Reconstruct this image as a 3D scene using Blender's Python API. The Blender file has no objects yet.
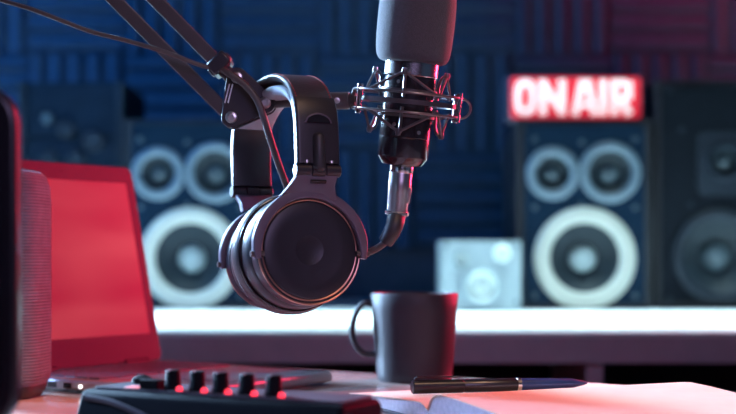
import bpy, bmesh, math, random
from mathutils import Vector, Matrix
random.seed(7)
SC = bpy.context.scene
COL = SC.collection
PI = math.pi
V = Vector
F = 1300.0            # focal length in pixels of the 736 px wide frame
CAMZ = 0.883          # desk top is at 0.75
HOR = 255.0           # image row of the horizon


def at(px, py, d):
    """the point at distance d seen at pixel px, py"""
    return V(((px - 368.0) * d / F, d, CAMZ - (py - HOR) * d / F))


# ------------------------------------------------------------------ materials
def mat(name, color, rough=0.5, metal=0.0, var=0.12, scale=30.0, bump=0.0, bscale=None, coat=0.0,
        emit=None, estr=0.0, sheen=0.0, spec=0.5):
    m = bpy.data.materials.new(name)
    m.use_nodes = True
    nt = m.node_tree
    b = nt.nodes['Principled BSDF']
    tc = nt.nodes.new('ShaderNodeTexCoord')
    nz = nt.nodes.new('ShaderNodeTexNoise')
    nz.inputs['Scale'].default_value = scale
    nz.inputs['Detail'].default_value = 4
    nt.links.new(tc.outputs['Object'], nz.inputs['Vector'])
    rp = nt.nodes.new('ShaderNodeValToRGB')
    c = list(color) + [1]
    rp.color_ramp.elements[0].position = 0.3
    rp.color_ramp.elements[1].position = 0.7
    rp.color_ramp.elements[0].color = [max(0, x * (1 - var)) for x in c[:3]] + [1]
    rp.color_ramp.elements[1].color = [min(1, x * (1 + var)) for x in c[:3]] + [1]
    nt.links.new(nz.outputs['Fac'], rp.inputs['Fac'])
    nt.links.new(rp.outputs['Color'], b.inputs['Base Color'])
    b.inputs['Roughness'].default_value = rough
    b.inputs['Metallic'].default_value = metal
    b.inputs['Coat Weight'].default_value = coat
    b.inputs['Specular IOR Level'].default_value = spec
    if sheen:
        b.inputs['Sheen Weight'].default_value = sheen
    if emit:
        b.inputs['Emission Color'].default_value = list(emit) + [1]
        b.inputs['Emission Strength'].default_value = estr
    if bump:
        n2 = nt.nodes.new('ShaderNodeTexNoise')
        n2.inputs['Scale'].default_value = bscale or scale * 8
        n2.inputs['Detail'].default_value = 2
        nt.links.new(tc.outputs['Object'], n2.inputs['Vector'])
        bp = nt.nodes.new('ShaderNodeBump')
        bp.inputs['Strength'].default_value = bump
        bp.inputs['Distance'].default_value = 0.001
        nt.links.new(n2.outputs['Fac'], bp.inputs['Height'])
        nt.links.new(bp.outputs['Normal'], b.inputs['Normal'])
    return m


M = {}
M['wall'] = mat('painted_wall', (0.05, 0.055, 0.07), 0.8)
M['foam'] = mat('acoustic_foam', (0.026, 0.050, 0.085), 0.95, bump=0.3, bscale=300)
M['floor'] = mat('dark_floor', (0.05, 0.045, 0.045), 0.5, scale=6)
M['desk'] = mat('desk_wood', (0.50, 0.37, 0.33), 0.14, scale=9, var=0.2)
M['desk_leg'] = mat('desk_leg_metal', (0.05, 0.05, 0.055), 0.4, 0.6)
M['white_board'] = mat('white_laminate', (0.82, 0.84, 0.85), 0.35, var=0.03)
M['grey_board'] = mat('grey_laminate', (0.58, 0.47, 0.50), 0.5, var=0.05)
M['dark_board'] = mat('dark_back_board', (0.03, 0.03, 0.035), 0.7)
M['cab_black'] = mat('black_ash_veneer', (0.016, 0.017, 0.022), 0.5, scale=20, spec=0.3)
M['baffle'] = mat('grey_baffle', (0.004, 0.014, 0.030), 0.55, spec=0.06)
M['baffle_dark'] = mat('charcoal_baffle', (0.006, 0.008, 0.012), 0.6, spec=0.05)
M['dial_dark'] = mat('dark_grey_trim', (0.012, 0.017, 0.026), 0.5, spec=0.2)
M['ring_pale'] = mat('pale_driver_ring', (0.43, 0.43, 0.38), 0.45, var=0.05)
M['ring_grey'] = mat('grey_driver_ring', (0.095, 0.135, 0.17), 0.45, var=0.05)
M['cone'] = mat('dark_cone', (0.008, 0.015, 0.022), 0.6, spec=0.3)
M['cone_grey'] = mat('grey_cone', (0.035, 0.055, 0.07), 0.5)
M['cap'] = mat('pale_dust_cap', (0.24, 0.29, 0.30), 0.4)
M['screw'] = mat('steel_screw', (0.6, 0.58, 0.55), 0.3, 1.0)
M['cream'] = mat('cream_plastic', (0.22, 0.27, 0.29), 0.45, var=0.04)
M['cream_cone'] = mat('cream_cone', (0.62, 0.68, 0.65), 0.4, var=0.05)
M['sign_box'] = mat('sign_housing', (0.06, 0.06, 0.09), 0.45)
M['sign_red'] = mat('sign_red_panel', (0.5, 0.02, 0.03), 0.4, emit=(0.72, 0.022, 0.05), estr=0.75)
M['sign_white'] = mat('sign_white_letters', (0.9, 0.85, 0.85), 0.4, emit=(1.0, 0.80, 0.78), estr=0.95)
M['lap_metal'] = mat('laptop_metal', (0.42, 0.40, 0.42), 0.35, 0.5, var=0.04)
M['lap_bezel'] = mat('laptop_bezel', (0.045, 0.010, 0.026), 0.45, var=0.05, spec=0.3)
M['keys'] = mat('laptop_keys', (0.13, 0.10, 0.13), 0.5)
M['led_white'] = mat('white_led', (0.9, 0.9, 0.9), 0.4, emit=(1, 0.9, 0.9), estr=3)
M['led_red'] = mat('red_led', (0.8, 0.05, 0.05), 0.4, emit=(1, 0.03, 0.06), estr=2.2)
M['strip_pink'] = mat('pink_lit_display', (0.8, 0.3, 0.3), 0.4, emit=(1, 0.28, 0.28), estr=0.55)
M['black_gloss'] = mat('black_gloss_plastic', (0.012, 0.012, 0.016), 0.22, coat=0.3)
M['black_matte'] = mat('black_matte_plastic', (0.022, 0.021, 0.025), 0.48, bump=0.06, bscale=900)
M['black_satin'] = mat('black_satin_plastic', (0.022, 0.020, 0.026), 0.33)
M['plum'] = mat('dark_plum_plastic', (0.105, 0.082, 0.115), 0.42, bump=0.05, bscale=900)
M['face'] = mat('ear_cup_plate', (0.016, 0.015, 0.023), 0.38, bump=0.04, bscale=1200)
M['warm_glint'] = mat('warm_glint_metal', (0.50, 0.26, 0.20), 0.28, 0.9)  # warm reflection on the black bevel edges, put into the metal colour
M['leather'] = mat('black_leather', (0.050, 0.040, 0.042), 0.36, bump=0.35, bscale=700)
M['lining'] = mat('soft_leather_lining', (0.38, 0.38, 0.42), 0.45, bump=0.25, bscale=600)
M['stitch'] = mat('red_stitching', (0.55, 0.05, 0.05), 0.7)
M['steel_dark'] = mat('black_painted_steel', (0.075, 0.064, 0.066), 0.36, 0.2)
M['plate'] = mat('black_joint_steel', (0.028, 0.023, 0.026), 0.4, 0.0)
M['rack'] = mat('navy_rack_plate', (0.004, 0.011, 0.024), 0.6, spec=0.1)
M['mark_white'] = mat('white_marking', (0.85, 0.88, 0.9), 0.5)
M['cable'] = mat('cable_sheath', (0.075, 0.058, 0.055), 0.42, bump=0.3, bscale=1200)
M['sponge'] = mat('foam_sponge', (0.060, 0.055, 0.066), 0.95, var=0.10, scale=400, bump=0.5, bscale=1100, sheen=0.15)
M['mic_black'] = mat('mic_black_lacquer', (0.014, 0.013, 0.018), 0.25, coat=0.4)
M['chrome'] = mat('brushed_chrome', (0.72, 0.71, 0.70), 0.22, 1.0, var=0.05)
M['nickel'] = mat('satin_nickel', (0.58, 0.54, 0.54), 0.3, 1.0, var=0.05)
M['cord'] = mat('elastic_cord', (0.06, 0.05, 0.056), 0.6)
M['wire'] = mat('mount_wire_steel', (0.18, 0.16, 0.17), 0.28, 0.85)
M['mug'] = mat('matte_plum_ceramic', (0.021, 0.016, 0.025), 0.5, var=0.06, spec=0.35)
M['paper'] = mat('cream_paper', (0.86, 0.66, 0.50), 0.75, var=0.03, scale=60)
M['page_edge'] = mat('page_edges', (0.55, 0.45, 0.47), 0.8, scale=200)
M['cover'] = mat('dark_cover', (0.04, 0.03, 0.035), 0.5)
M['pen'] = mat('pen_black_barrel', (0.018, 0.018, 0.024), 0.28)
M['pen_blue'] = mat('pen_navy_barrel', (0.02, 0.05, 0.16), 0.3)
M['mixer'] = mat('mixer_black_case', (0.006, 0.006, 0.009), 0.65, spec=0.05)
M['mixer_top'] = mat('mixer_grey_panel', (0.07, 0.055, 0.07), 0.6, spec=0.2)
M['knob'] = mat('knob_rubber', (0.005, 0.005, 0.007), 0.6, spec=0.08)
M['monitor'] = mat('monitor_black', (0.010, 0.010, 0.014), 0.3)


def grille_mat():
    m = mat('woven_grille', (0.15, 0.13, 0.17), 0.8, scale=80)
    nt = m.node_tree
    b = nt.nodes['Principled BSDF']
    tc = nt.nodes.new('ShaderNodeTexCoord')
    w = nt.nodes.new('ShaderNodeTexWave')
    w.bands_direction = 'Z'
    w.inputs['Scale'].default_value = 110
    nt.links.new(tc.outputs['Object'], w.inputs['Vector'])
    bp = nt.nodes.new('ShaderNodeBump')
    bp.inputs['Strength'].default_value = 0.6
    bp.inputs['Distance'].default_value = 0.002
    nt.links.new(w.outputs['Fac'], bp.inputs['Height'])
    nt.links.new(bp.outputs['Normal'], b.inputs['Normal'])
    return m


def screen_mat():
    """display showing a soft red picture, brighter at one side with pale wisps"""
    m = mat('laptop_display', (0.02, 0.005, 0.008), 0.35, spec=0.25)
    nt = m.node_tree
    b = nt.nodes['Principled BSDF']
    tc = nt.nodes.new('ShaderNodeTexCoord')
    nz = nt.nodes.new('ShaderNodeTexNoise')
    nz.inputs['Scale'].default_value = 9
    nz.inputs['Detail'].default_value = 1.5
    mp = nt.nodes.new('ShaderNodeMapping')
    mp.inputs['Scale'].default_value = (0.6, 1, 2.0)
    nt.links.new(tc.outputs['Object'], mp.inputs['Vector'])
    nt.links.new(mp.outputs['Vector'], nz.inputs['Vector'])
    rp = nt.nodes.new('ShaderNodeValToRGB')
    rp.color_ramp.elements[0].position = 0.35
    rp.color_ramp.elements[1].position = 0.8
    rp.color_ramp.elements[0].color = (0.62, 0.022, 0.060, 1)
    rp.color_ramp.elements[1].color = (1.0, 0.13, 0.16, 1)
    nt.links.new(nz.outputs['Fac'], rp.inputs['Fac'])
    nt.links.new(rp.outputs['Color'], b.inputs['Emission Color'])
    b.inputs['Emission Strength'].default_value = 0.47
    return m


M['grille'] = grille_mat()
M['screen'] = screen_mat()

# ------------------------------------------------------------------ object helpers
W = {}


def tag(o, label, cat=None, group=None):
    o['label'] = label
    if cat:
        o['category'] = cat
    if group:
        o['group'] = group
    return o


def thing(name, label, cat, mtx=Matrix.Identity(4), group=None):
    if not isinstance(mtx, Matrix):
        mtx = Matrix.Translation(mtx)
    o = bpy.data.objects.new(name, None)
    o.empty_display_size = 0.03
    COL.objects.link(o)
    o.matrix_world = mtx
    W[o] = mtx.copy()
    return tag(o, label, cat, group)


def obj(name, bm, m, parent=None, world=False, sharp=38, bev=0.0, seg=2, label=None):
    bmesh.ops.recalc_face_normals(bm, faces=bm.faces[:])
    if world and parent is not None:
        bmesh.ops.transform(bm, matrix=W[parent].inverted(), verts=bm.verts[:])
    me = bpy.data.meshes.new(name)
    bm.to_mesh(me)
    bm.free()
    for p in me.polygons:
        p.use_smooth = True
    me.set_sharp_from_angle(angle=math.radians(sharp))
    me.materials.append(m)
    o = bpy.data.objects.new(name, me)
    COL.objects.link(o)
    if parent is not None:
        o.parent = parent
        W[o] = W[parent]
    else:
        W[o] = Matrix.Identity(4)
    if bev:
        md = o.modifiers.new('edges', 'BEVEL')
        md.width = bev
        md.segments = seg
        md.limit_method = 'ANGLE'
        md.angle_limit = math.radians(32)
        md.harden_normals = False
    if label:
        o['label'] = label
    return o


def struct(name, bm, m, **k):
    o = obj(name, bm, m, **k)
    o['kind'] = 'structure'
    return o


def NB():
    return bmesh.new()


def box(bm, c, s, R=None):
    g = bmesh.ops.create_cube(bm, size=1.0)
    vs = g['verts']
    mt = Matrix.Translation(V(c)) @ (R.to_4x4() if R is not None else Matrix.Identity(4)) @ Matrix.Diagonal((s[0], s[1], s[2], 1))
    bmesh.ops.transform(bm, matrix=mt, verts=vs)
    return bm


def bx(c, s, R=None):
    return box(NB(), c, s, R)


def lathe(bm, prof, seg=48, mt=None, sx=1.0, sy=1.0, closed=False):
    rows = []
    mt = mt or Matrix.Identity(4)
    for (r, z) in prof:
        if r < 1e-7:
            rows.append([bm.verts.new(mt @ V((0, 0, z)))])
        else:
            rows.append([bm.verts.new(mt @ V((r * sx * math.cos(2 * PI * i / seg), r * sy * math.sin(2 * PI * i / seg), z)))
                         for i in range(seg)])
    n = len(rows)
    for k in range(n if closed else n - 1):
        a, b = rows[k], rows[(k + 1) % n]
        for i in range(seg):
            j = (i + 1) % seg
            if len(a) == 1 and len(b) == 1:
                continue
            if len(a) == 1:
                bm.faces.new((a[0], b[i], b[j]))
            elif len(b) == 1:
                bm.faces.new((a[i], a[j], b[0]))
            else:
                bm.faces.new((a[i], a[j], b[j], b[i]))
    return bm


def smooth(pts, n=8):
    pts = [V(p) for p in pts]
    out = []
    for i in range(len(pts) - 1):
        p0 = pts[max(i - 1, 0)]
        p1, p2 = pts[i], pts[i + 1]
        p3 = pts[min(i + 2, len(pts) - 1)]
        for k in range(n):
            t = k / n
            out.append(0.5 * ((2 * p1) + (p2 - p0) * t + (2 * p0 - 5 * p1 + 4 * p2 - p3) * t * t
                              + (3 * p1 - p0 - 3 * p2 + p3) * t ** 3))
    out.append(pts[-1])
    return out


def tube(bm, pts, r, seg=12, closed=False):
    pts = [V(p) for p in pts]
    n = len(pts)
    tang = []
    for i in range(n):
        if closed:
            t = pts[(i + 1) % n] - pts[i - 1]
        else:
            t = pts[min(i + 1, n - 1)] - pts[max(i - 1, 0)]
        tang.append(t.normalized())
    up = V((0, 0, 1)) if abs(tang[0].z) < 0.9 else V((1, 0, 0))
    u = tang[0].cross(up).normalized()
    rings = []
    for i in range(n):
        t = tang[i]
        u = (u - t * u.dot(t)).normalized()
        w = t.cross(u)
        rr = r[i] if isinstance(r, (list, tuple)) else r
        rings.append([bm.verts.new(pts[i] + (u * math.cos(2 * PI * k / seg) + w * math.sin(2 * PI * k / seg)) * rr) for k in range(seg)])
    for i in range(n if closed else n - 1):
        a, b = rings[i], rings[(i + 1) % n]
        for k in range(seg):
            j = (k + 1) % seg
            bm.faces.new((a[k], a[j], b[j], b[k]))
    if not closed:
        bm.faces.new(rings[0][::-1])
        bm.faces.new(rings[-1])
    return bm


def sweep(bm, frames, prof, cap=True):
    """frames: (origin, X, Y); prof: list of (a, b) closed outline, or a function of the index"""
    rings = []
    for i, (o, X, Y) in enumerate(frames):
        pr = prof(i) if callable(prof) else prof
        rings.append([bm.verts.new(o + X * a + Y * b) for a, b in pr])
    for i in range(len(rings) - 1):
        a, b = rings[i], rings[i + 1]
        m = len(a)
        for k in range(m):
            j = (k + 1) % m
            bm.faces.new((a[k], a[j], b[j], b[k]))
    if cap:
        bm.faces.new(rings[0][::-1])
        bm.faces.new(rings[-1])
    return bm


def prism(bm, pts, z0, z1, mt=None):
    mt = mt or Matrix.Identity(4)
    a = [bm.verts.new(mt @ V((x, y, z0))) for x, y in pts]
    b = [bm.verts.new(mt @ V((x, y, z1))) for x, y in pts]
    n = len(pts)
    for k in range(n):
        j = (k + 1) % n
        bm.faces.new((a[k], a[j], b[j], b[k]))
    bm.faces.new(a[::-1])
    bm.faces.new(b)
    return bm


def rrect(w, h, r, n=6, cx=0, cy=0):
    out = []
    for (sx, sy, a0) in ((1, 1, 0), (-1, 1, 90), (-1, -1, 180), (1, -1, 270)):
        for k in range(n + 1):
            a = math.radians(a0 + 90 * k / n)
            out.append((cx + sx * (w / 2 - r) + r * math.cos(a), cy + sy * (h / 2 - r) + r * math.sin(a)))
    return out


def hull_round(pts, r, n=6):
    """convex outline rounded with radius r around the given centres (counter-clockwise)"""
    out = []
    m = len(pts)
    for i in range(m):
        p0, p, p1 = V(pts[i - 1]), V(pts[i]), V(pts[(i + 1) % m])
        d0 = (p - p0).normalized()
        d1 = (p1 - p).normalized()
        a0 = math.atan2(-d0.x, d0.y)
        a0 = math.atan2(d0.y, d0.x) - PI / 2
        a1 = math.atan2(d1.y, d1.x) - PI / 2
        while a1 < a0:
            a1 += 2 * PI
        for k in range(n + 1):
            a = a0 + (a1 - a0) * k / n
            out.append((p.x + r * math.cos(a), p.y + r * math.sin(a)))
    return out


def rotz(deg):
    return Matrix.Rotation(math.radians(deg), 4, 'Z')


def rotx(deg):
    return Matrix.Rotation(math.radians(deg), 4, 'X')


def roty(deg):
    return Matrix.Rotation(math.radians(deg), 4, 'Y')


T = Matrix.Translation
FRONT = rotx(90)      # lathe axis z -> -y (towards the camera); local x stays, y -> z


def dup(o, parent=None):
    c = o.copy()
    COL.objects.link(c)
    if parent is not None:
        c.parent = parent
    for ch in list(o.children):
        dup(ch, c)
    return c


# ------------------------------------------------------------------ the setting
RX0, RX1, RY0, RY1, RZ = -2.4, 2.4, -1.4, 3.36, 2.7
struct('floor', bx((0, (RY0 + RY1) / 2, -0.05), (RX1 - RX0 + 0.2, RY1 - RY0 + 0.2, 0.1)), M['floor'])
struct('ceiling', bx((0, (RY0 + RY1) / 2, RZ + 0.05), (RX1 - RX0 + 0.2, RY1 - RY0 + 0.2, 0.1)), M['wall'])
struct('wall_back', bx((0, RY1 + 0.05, RZ / 2), (RX1 - RX0 + 0.2, 0.1, RZ)), M['wall'])
struct('wall_left', bx((RX0 - 0.05, (RY0 + RY1) / 2, RZ / 2), (0.1, RY1 - RY0, RZ)), M['wall'])
struct('wall_right', bx((RX1 + 0.05, (RY0 + RY1) / 2, RZ / 2), (0.1, RY1 - RY0, RZ)), M['wall'])

# acoustic foam tiles glued on the back wall, ribs alternately upright and level
TS = 0.25


def foam_tile(vertical):
    bm = NB()
    n = 5
    prof = [(-TS / 2 + 0.001, 0.0)]
    for k in range(n):
        x0 = -TS / 2 + 0.001 + (TS - 0.002) * k / n
        w = (TS - 0.002) / n
        prof += [(x0 + w * 0.02, 0.010), (x0 + w * 0.36, 0.024), (x0 + w * 0.64, 0.024), (x0 + w * 0.98, 0.010)]
    prof.append((TS / 2 - 0.001, 0.0))
    h = TS / 2 - 0.001
    if vertical:
        a = [bm.verts.new((x, -d, -h)) for x, d in prof]
        b = [bm.verts.new((x, -d, h)) for x, d in prof]
    else:
        a = [bm.verts.new((-h, -d, x)) for x, d in prof]
        b = [bm.verts.new((h, -d, x)) for x, d in prof]
    k = len(prof)
    for i in range(k):
        j = (i + 1) % k
        bm.faces.new((a[i], a[j], b[j], b[i]))
    bm.faces.new(a[::-1])
    bm.faces.new(b)
    return bm


tile_proto = {}
ords = ['first', 'second', 'third', 'fourth', 'fifth', 'sixth', 'seventh', 'eighth', 'ninth', 'tenth']
rows = [('top', 1.525), ('second', 1.275), ('third', 1.025)]
for ri, (rn, z) in enumerate(rows):
    for ci in range(9):
        x = -1.0 + 0.25 * ci
        vert = (ri + ci) % 2 == 0
        if vert not in tile_proto:
            o = obj('acoustic_foam_panel', foam_tile(vert), M['foam'], sharp=20)
            tile_proto[vert] = o
        else:
            o = tile_proto[vert].copy()
            COL.objects.link(o)
        o.location = (x, RY1 + 0.002, z)
        side = 'upright' if vert else 'level'
        tag(o, 'dark foam wall panel with %s ribs, %s row down, %s from the left' % (side, rn, ords[ci]),
            'acoustic panel', 'ribbed acoustic foam panels on the back wall')

# ------------------------------------------------------------------ back counter
CT = 0.769                      # counter top
CF, CB = 1.925, 3.30
sb = thing('sideboard', 'long low white-topped counter with grey open-fronted cubbies along the back wall', 'counter', (0.1, 2.5, 0))
XL, XR = -1.45, 1.85
obj('worktop', bx(((XL + XR) / 2, (CF + CB) / 2, CT - 0.004), (XR - XL, CB - CF, 0.008)), M['white_board'], sb, True, bev=0.002, label='white worktop')
obj('front_rail', bx(((XL + XR) / 2, CF + 0.193, CT - 0.008 - 0.0195), (XR - XL, 0.38, 0.039)), M['grey_board'], sb, True, bev=0.001)
for px in (-330, 75, 594, 990):
    xx = (px - 368) * 1.95 / F
    obj('divider', bx((xx, CF + 0.205, (CT - 0.047 + 0.06) / 2), (0.027, 0.37, CT - 0.047 - 0.06)), M['grey_board'], sb, True, bev=0.001)
obj('bottom_board', bx(((XL + XR) / 2, CF + 0.2, 0.04), (XR - XL, 0.38, 0.04)), M['grey_board'], sb, True)
obj('back_board', bx(((XL + XR) / 2, CF + 0.41, 0.36), (XR - XL, 0.02, 0.70)), M['dark_board'], sb, True)
for xx in (XL + 0.05, 0.1, XR - 0.05):
    obj('leg', bx((xx, CB - 0.06, (CT - 0.008) / 2), (0.05, 0.05, CT - 0.008)), M['grey_board'], sb, True)


# ------------------------------------------------------------------ loudspeakers
def driver(parent, name, x, z, y, R, ringw, ringm, conem, capR, capm, depth=0.02):
    """a round driver facing -y, as a cone under its speaker with surround and dust cap"""
    mt = T((x, y, z)) @ FRONT
    bm = NB()
    ri = R - ringw
    lathe(bm, [(ri, 0.002), (ri * 0.9, -0.004), (capR * 0.9, -depth), (0, -depth)], 48, mt)
    c = obj(name, bm, conem, parent, sharp=60)
    bm = NB()
    lathe(bm, [(ri * 0.98, -0.003), (ri, 0.004), (ri + ringw * 0.25, 0.010), (ri + ringw * 0.7, 0.010), (R, 0.004), (R, -0.004)], 56, mt, closed=True)
    obj('surround', bm, ringm, c, sharp=60)
    bm = NB()
    lathe(bm, [(capR, -depth * 0.85), (capR * 0.92, -depth * 0.55), (capR * 0.6, -depth * 0.25), (capR * 0.3, -depth * 0.13), (0, -depth * 0.1)], 32, mt)
    obj('dust_cap', bm, capm, c, sharp=60)
    return c


def baffle_with_holes(w, h, r, cz, th, holes):
    """front panel with round openings (x, z, radius), front face at y = -th + 0.001"""
    bm = NB()
    loops = [[V((x, 0.001 - th, z)) for x, z in rrect(w, h, r, cy=cz)]]
    for hx, hz, hr in holes:
        loops.append([V((hx + hr * math.cos(2 * PI * k / 40), 0.001 - th, hz + hr * math.sin(2 * PI * k / 40))) for k in range(40)])
    edges = []
    for lp_ in loops:
        vs = [bm.verts.new(p) for p in lp_]
        bk = [bm.verts.new(p + V((0, th, 0))) for p in lp_]
        n_ = len(vs)
        for k in range(n_):
            j_ = (k + 1) % n_
            edges.append(bm.edges.new((vs[k], vs[j_])))
            bm.faces.new((vs[k], vs[j_], bk[j_], bk[k]))
    bmesh.ops.triangle_fill(bm, use_beauty=True, use_dissolve=False, edges=edges)
    return bm


def open_cabinet(wid, hei, dep, th=0.016, rec=0.05):
    bm = NB()
    for sx in (-1, 1):
        box(bm, (sx * (wid - th) / 2, dep / 2, hei / 2), (th, dep, hei))
    for zc in (th / 2, hei - th / 2):
        box(bm, (0, dep / 2, zc), (wid - 2 * th, dep, th))
    box(bm, (0, (dep + rec) / 2, hei / 2), (wid - 2 * th, dep - rec, hei - 2 * th))
    return bm


def three_way(px, d, label, wid=0.281, hei=0.3945, dep=0.26):
    x = (px - 368) * d / F
    t = thing('loudspeaker', label, 'speaker', V((x, d, CT + 0.0008)), 'black three-driver loudspeakers with pale rings')
    obj('cabinet', open_cabinet(wid, hei, dep), M['cab_black'], t, bev=0.002)
    s = d / F
    zz = lambda py: CAMZ - (py - HOR) * s - CT
    bm = baffle_with_holes(wid - 0.034, hei - 0.026, 0.008, hei / 2, 0.009, [(-32 * s, zz(174), 19 * s), (25 * s, zz(173), 23.5 * s), (0, zz(258.5), 38 * s)])
    obj('baffle', bm, M['baffle'], t)
    driver(t, 'tweeter', -32 * s, zz(174), -0.008, 27 * s, 10 * s, M['ring_grey'], M['cone'], 9 * s, M['cone_grey'])
    driver(t, 'midrange_driver', 25 * s, zz(173), -0.008, 31 * s, 9.5 * s, M['ring_grey'], M['cone'], 10 * s, M['cone_grey'])
    driver(t, 'woofer', 0, zz(258.5), -0.008, 51 * s, 16 * s, M['ring_pale'], M['cone'], 14 * s, M['cap'], 0.03)
    for (qx, qy) in ((-50, 140), (50, 140), (-50, 208), (50, 208), (-50, 296), (50, 296), (-3, 143), (-3, 206)):
        bm = NB()
        lathe(bm, [(0.006, 0), (0.006, 0.003), (0.0045, 0.005), (0, 0.005)], 12, T((qx * s, -0.007, zz(qy))) @ FRONT)
        obj('screw', bm, M['cone_grey'], t)
    return t


three_way(191, 2.74, 'black loudspeaker with pale-ringed cones on the counter, behind the laptop and headphones', hei=0.399)
three_way(584, 2.70, 'black loudspeaker with pale-ringed cones directly under the lit ON AIR sign')

# tall dark speaker at the right
d = 2.72
s = d / F
t = thing('loudspeaker', 'tall dark two-driver loudspeaker right of the one under the ON AIR sign', 'speaker', V(((725 - 368) * s, d, CT + 0.0008)))
hh = 229 * s
obj('cabinet', open_cabinet(140 * s, hh, 0.28), M['cab_black'], t, bev=0.002)
zz = lambda py: CAMZ - (py - HOR) * s - CT
bm = baffle_with_holes(128 * s, hh - 0.03, 0.008, hh / 2, 0.007, [(-2 * s, zz(162), 15 * s), (-7 * s, zz(256), 38 * s)])
obj('baffle', bm, M['baffle_dark'], t)
bm = baffle_with_holes(54 * s, 64 * s, 0.02, zz(164), 0.012, [(0, zz(162), 15 * s)])
bmesh.ops.translate(bm, vec=(-2 * s, 0, 0), verts=bm.verts[:])
obj('tweeter_plate', bm, M['dial_dark'], t)
driver(t, 'tweeter', -2 * s, zz(162), -0.013, 19 * s, 5 * s, M['dial_dark'], M['cone'], 9 * s, M['cone_grey'])
driver(t, 'woofer', -7 * s, zz(256), -0.008, 47 * s, 11 * s, M['dial_dark'], M['cone'], 15 * s, M['cone_grey'], 0.03)
for (qx, qy) in ((-56, 90), (56, 90), (-56, 300), (56, 300), (-36, 205), (-44, 130)):
    bm = NB()
    lathe(bm, [(0.006, 0), (0.006, 0.003), (0.0045, 0.005), (0, 0.005)], 12, T((qx * s, -0.005, zz(qy))) @ FRONT)
    obj('screw', bm, M['dial_dark'], t)

# dark rack of equipment behind the laptop
d = 2.80
s = d / F
zz = lambda py: CAMZ - (py - HOR) * s - CT
t = thing('equipment_rack', 'dark equipment cabinet with round dials standing on the counter behind the laptop lid', 'equipment cabinet', V(((72 - 368) * s, d, CT)))
hh = zz(82)
obj('cabinet', bx((0, 0.13, hh / 2), (106 * s, 0.26, hh)), M['rack'], t, bev=0.005)
obj('side_rail', bx((49 * s, -0.008, hh / 2), (7 * s, 0.02, hh)), M['dial_dark'], t, bev=0.002)
obj('side_rail', bx((-49 * s, -0.008, hh / 2), (7 * s, 0.02, hh)), M['dial_dark'], t, bev=0.002)
for k in range(4):
    z0 = hh * (k + 0.5) / 4
    obj('faceplate', bx((0, -0.004, z0), (90 * s, 0.012, hh / 4 - 0.006)), M['rack'], t, bev=0.002)
for (qx, qy, r, mm) in ((-23, 119, 6, 'cone_grey'), (-4, 130, 9, 'dial_dark'), (23, 141, 11, 'dial_dark'), (-21, 158, 8, 'dial_dark'), (6, 160, 10, 'dial_dark')):
    bm = NB()
    lathe(bm, [(r * s, 0), (r * s, 0.010), (r * s * 0.8, 0.016), (0, 0.016)], 24, T((qx * s, -0.008, zz(qy))) @ FRONT)
    obj('dial', bm, M[mm], t)

# small cream speaker
d = 2.62
s = d / F
zz = lambda py: CAMZ - (py - HOR) * s - CT
t = thing('desktop_speaker', 'small cream box speaker glowing white beside the mug on the back counter', 'speaker', V(((481 - 368) * s, d, CT)))
hh = zz(241)
obj('cabinet', open_cabinet(81 * s, hh, 0.14, 0.008, 0.03), M['cream'], t, bev=0.002)
bm = baffle_with_holes(81 * s - 0.006, hh - 0.006, 0.008, hh / 2, 0.004, [(1 * s, zz(286), 19 * s), (-20 * s, zz(260.5), 7 * s)])
obj('baffle', bm, M['cream'], t)
driver(t, 'woofer', 1 * s, zz(286), -0.004, 20.5 * s, 5 * s, M['cream'], M['cream_cone'], 8 * s, M['cream_cone'], 0.012)
driver(t, 'tweeter', -20 * s, zz(260.5), -0.004, 9 * s, 3 * s, M['cream'], M['cream_cone'], 4 * s, M['cream_cone'], 0.008)
bm = NB()
lathe(bm, [(9 * s, 0), (9 * s, 0.006), (6 * s, 0.010), (5 * s, 0.004), (0, 0.004)], 28, T((21 * s, -0.003, zz(253))) @ FRONT)
obj('bass_port', bm, M['cream_cone'], t)
for (qx, qy) in ((-35, 246), (35, 246), (-35, 302), (35, 302)):
    bm = NB()
    lathe(bm, [(0.004, 0), (0.004, 0.002), (0, 0.003)], 12, T((qx * s, -0.003, zz(qy))) @ FRONT)
    obj('screw', bm, M['cone_grey'], t)

# ------------------------------------------------------------------ ON AIR sign
d = 2.74
s = d / F
zb = CT + 0.3957
t = thing('on_air_sign', 'red light box sign with glowing white ON AIR letters on the loudspeaker', 'sign', V(((575.5 - 368) * s, d, zb)))
sw, sh = 137 * s, 47 * s
obj('housing', bx((0, 0.035, sh / 2), (sw, 0.07, sh)), M['sign_box'], t, bev=0.005)
bm = NB()
prism(bm, rrect(sw - 7 * s, sh - 6 * s, 0.006, cy=sh / 2), 0, 0.004, T((0, 0.001, 0)) @ FRONT)
obj('face_panel', bm, M['sign_red'], t, label='glowing red face')
bm = NB()


def stroke(bm, a, b, w):
    a, b = V(a), V(b)
    dr = (b - a).normalized()
    nn = V((-dr.y, dr.x))
    pts = [a + nn * w / 2, a - nn * w / 2, b - nn * w / 2, b + nn * w / 2]
    prism(bm, [(p.x, p.y) for p in pts], 0, 0.006 + 0.0004 * random.random(), T((0, -0.002, 0)) @ FRONT)


L0, L1 = 6.0 * s, 41.5 * s      # letter foot and head
cx = -575.5
lx = lambda px: (px + cx) * s
lw = 7.5 * s
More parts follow.
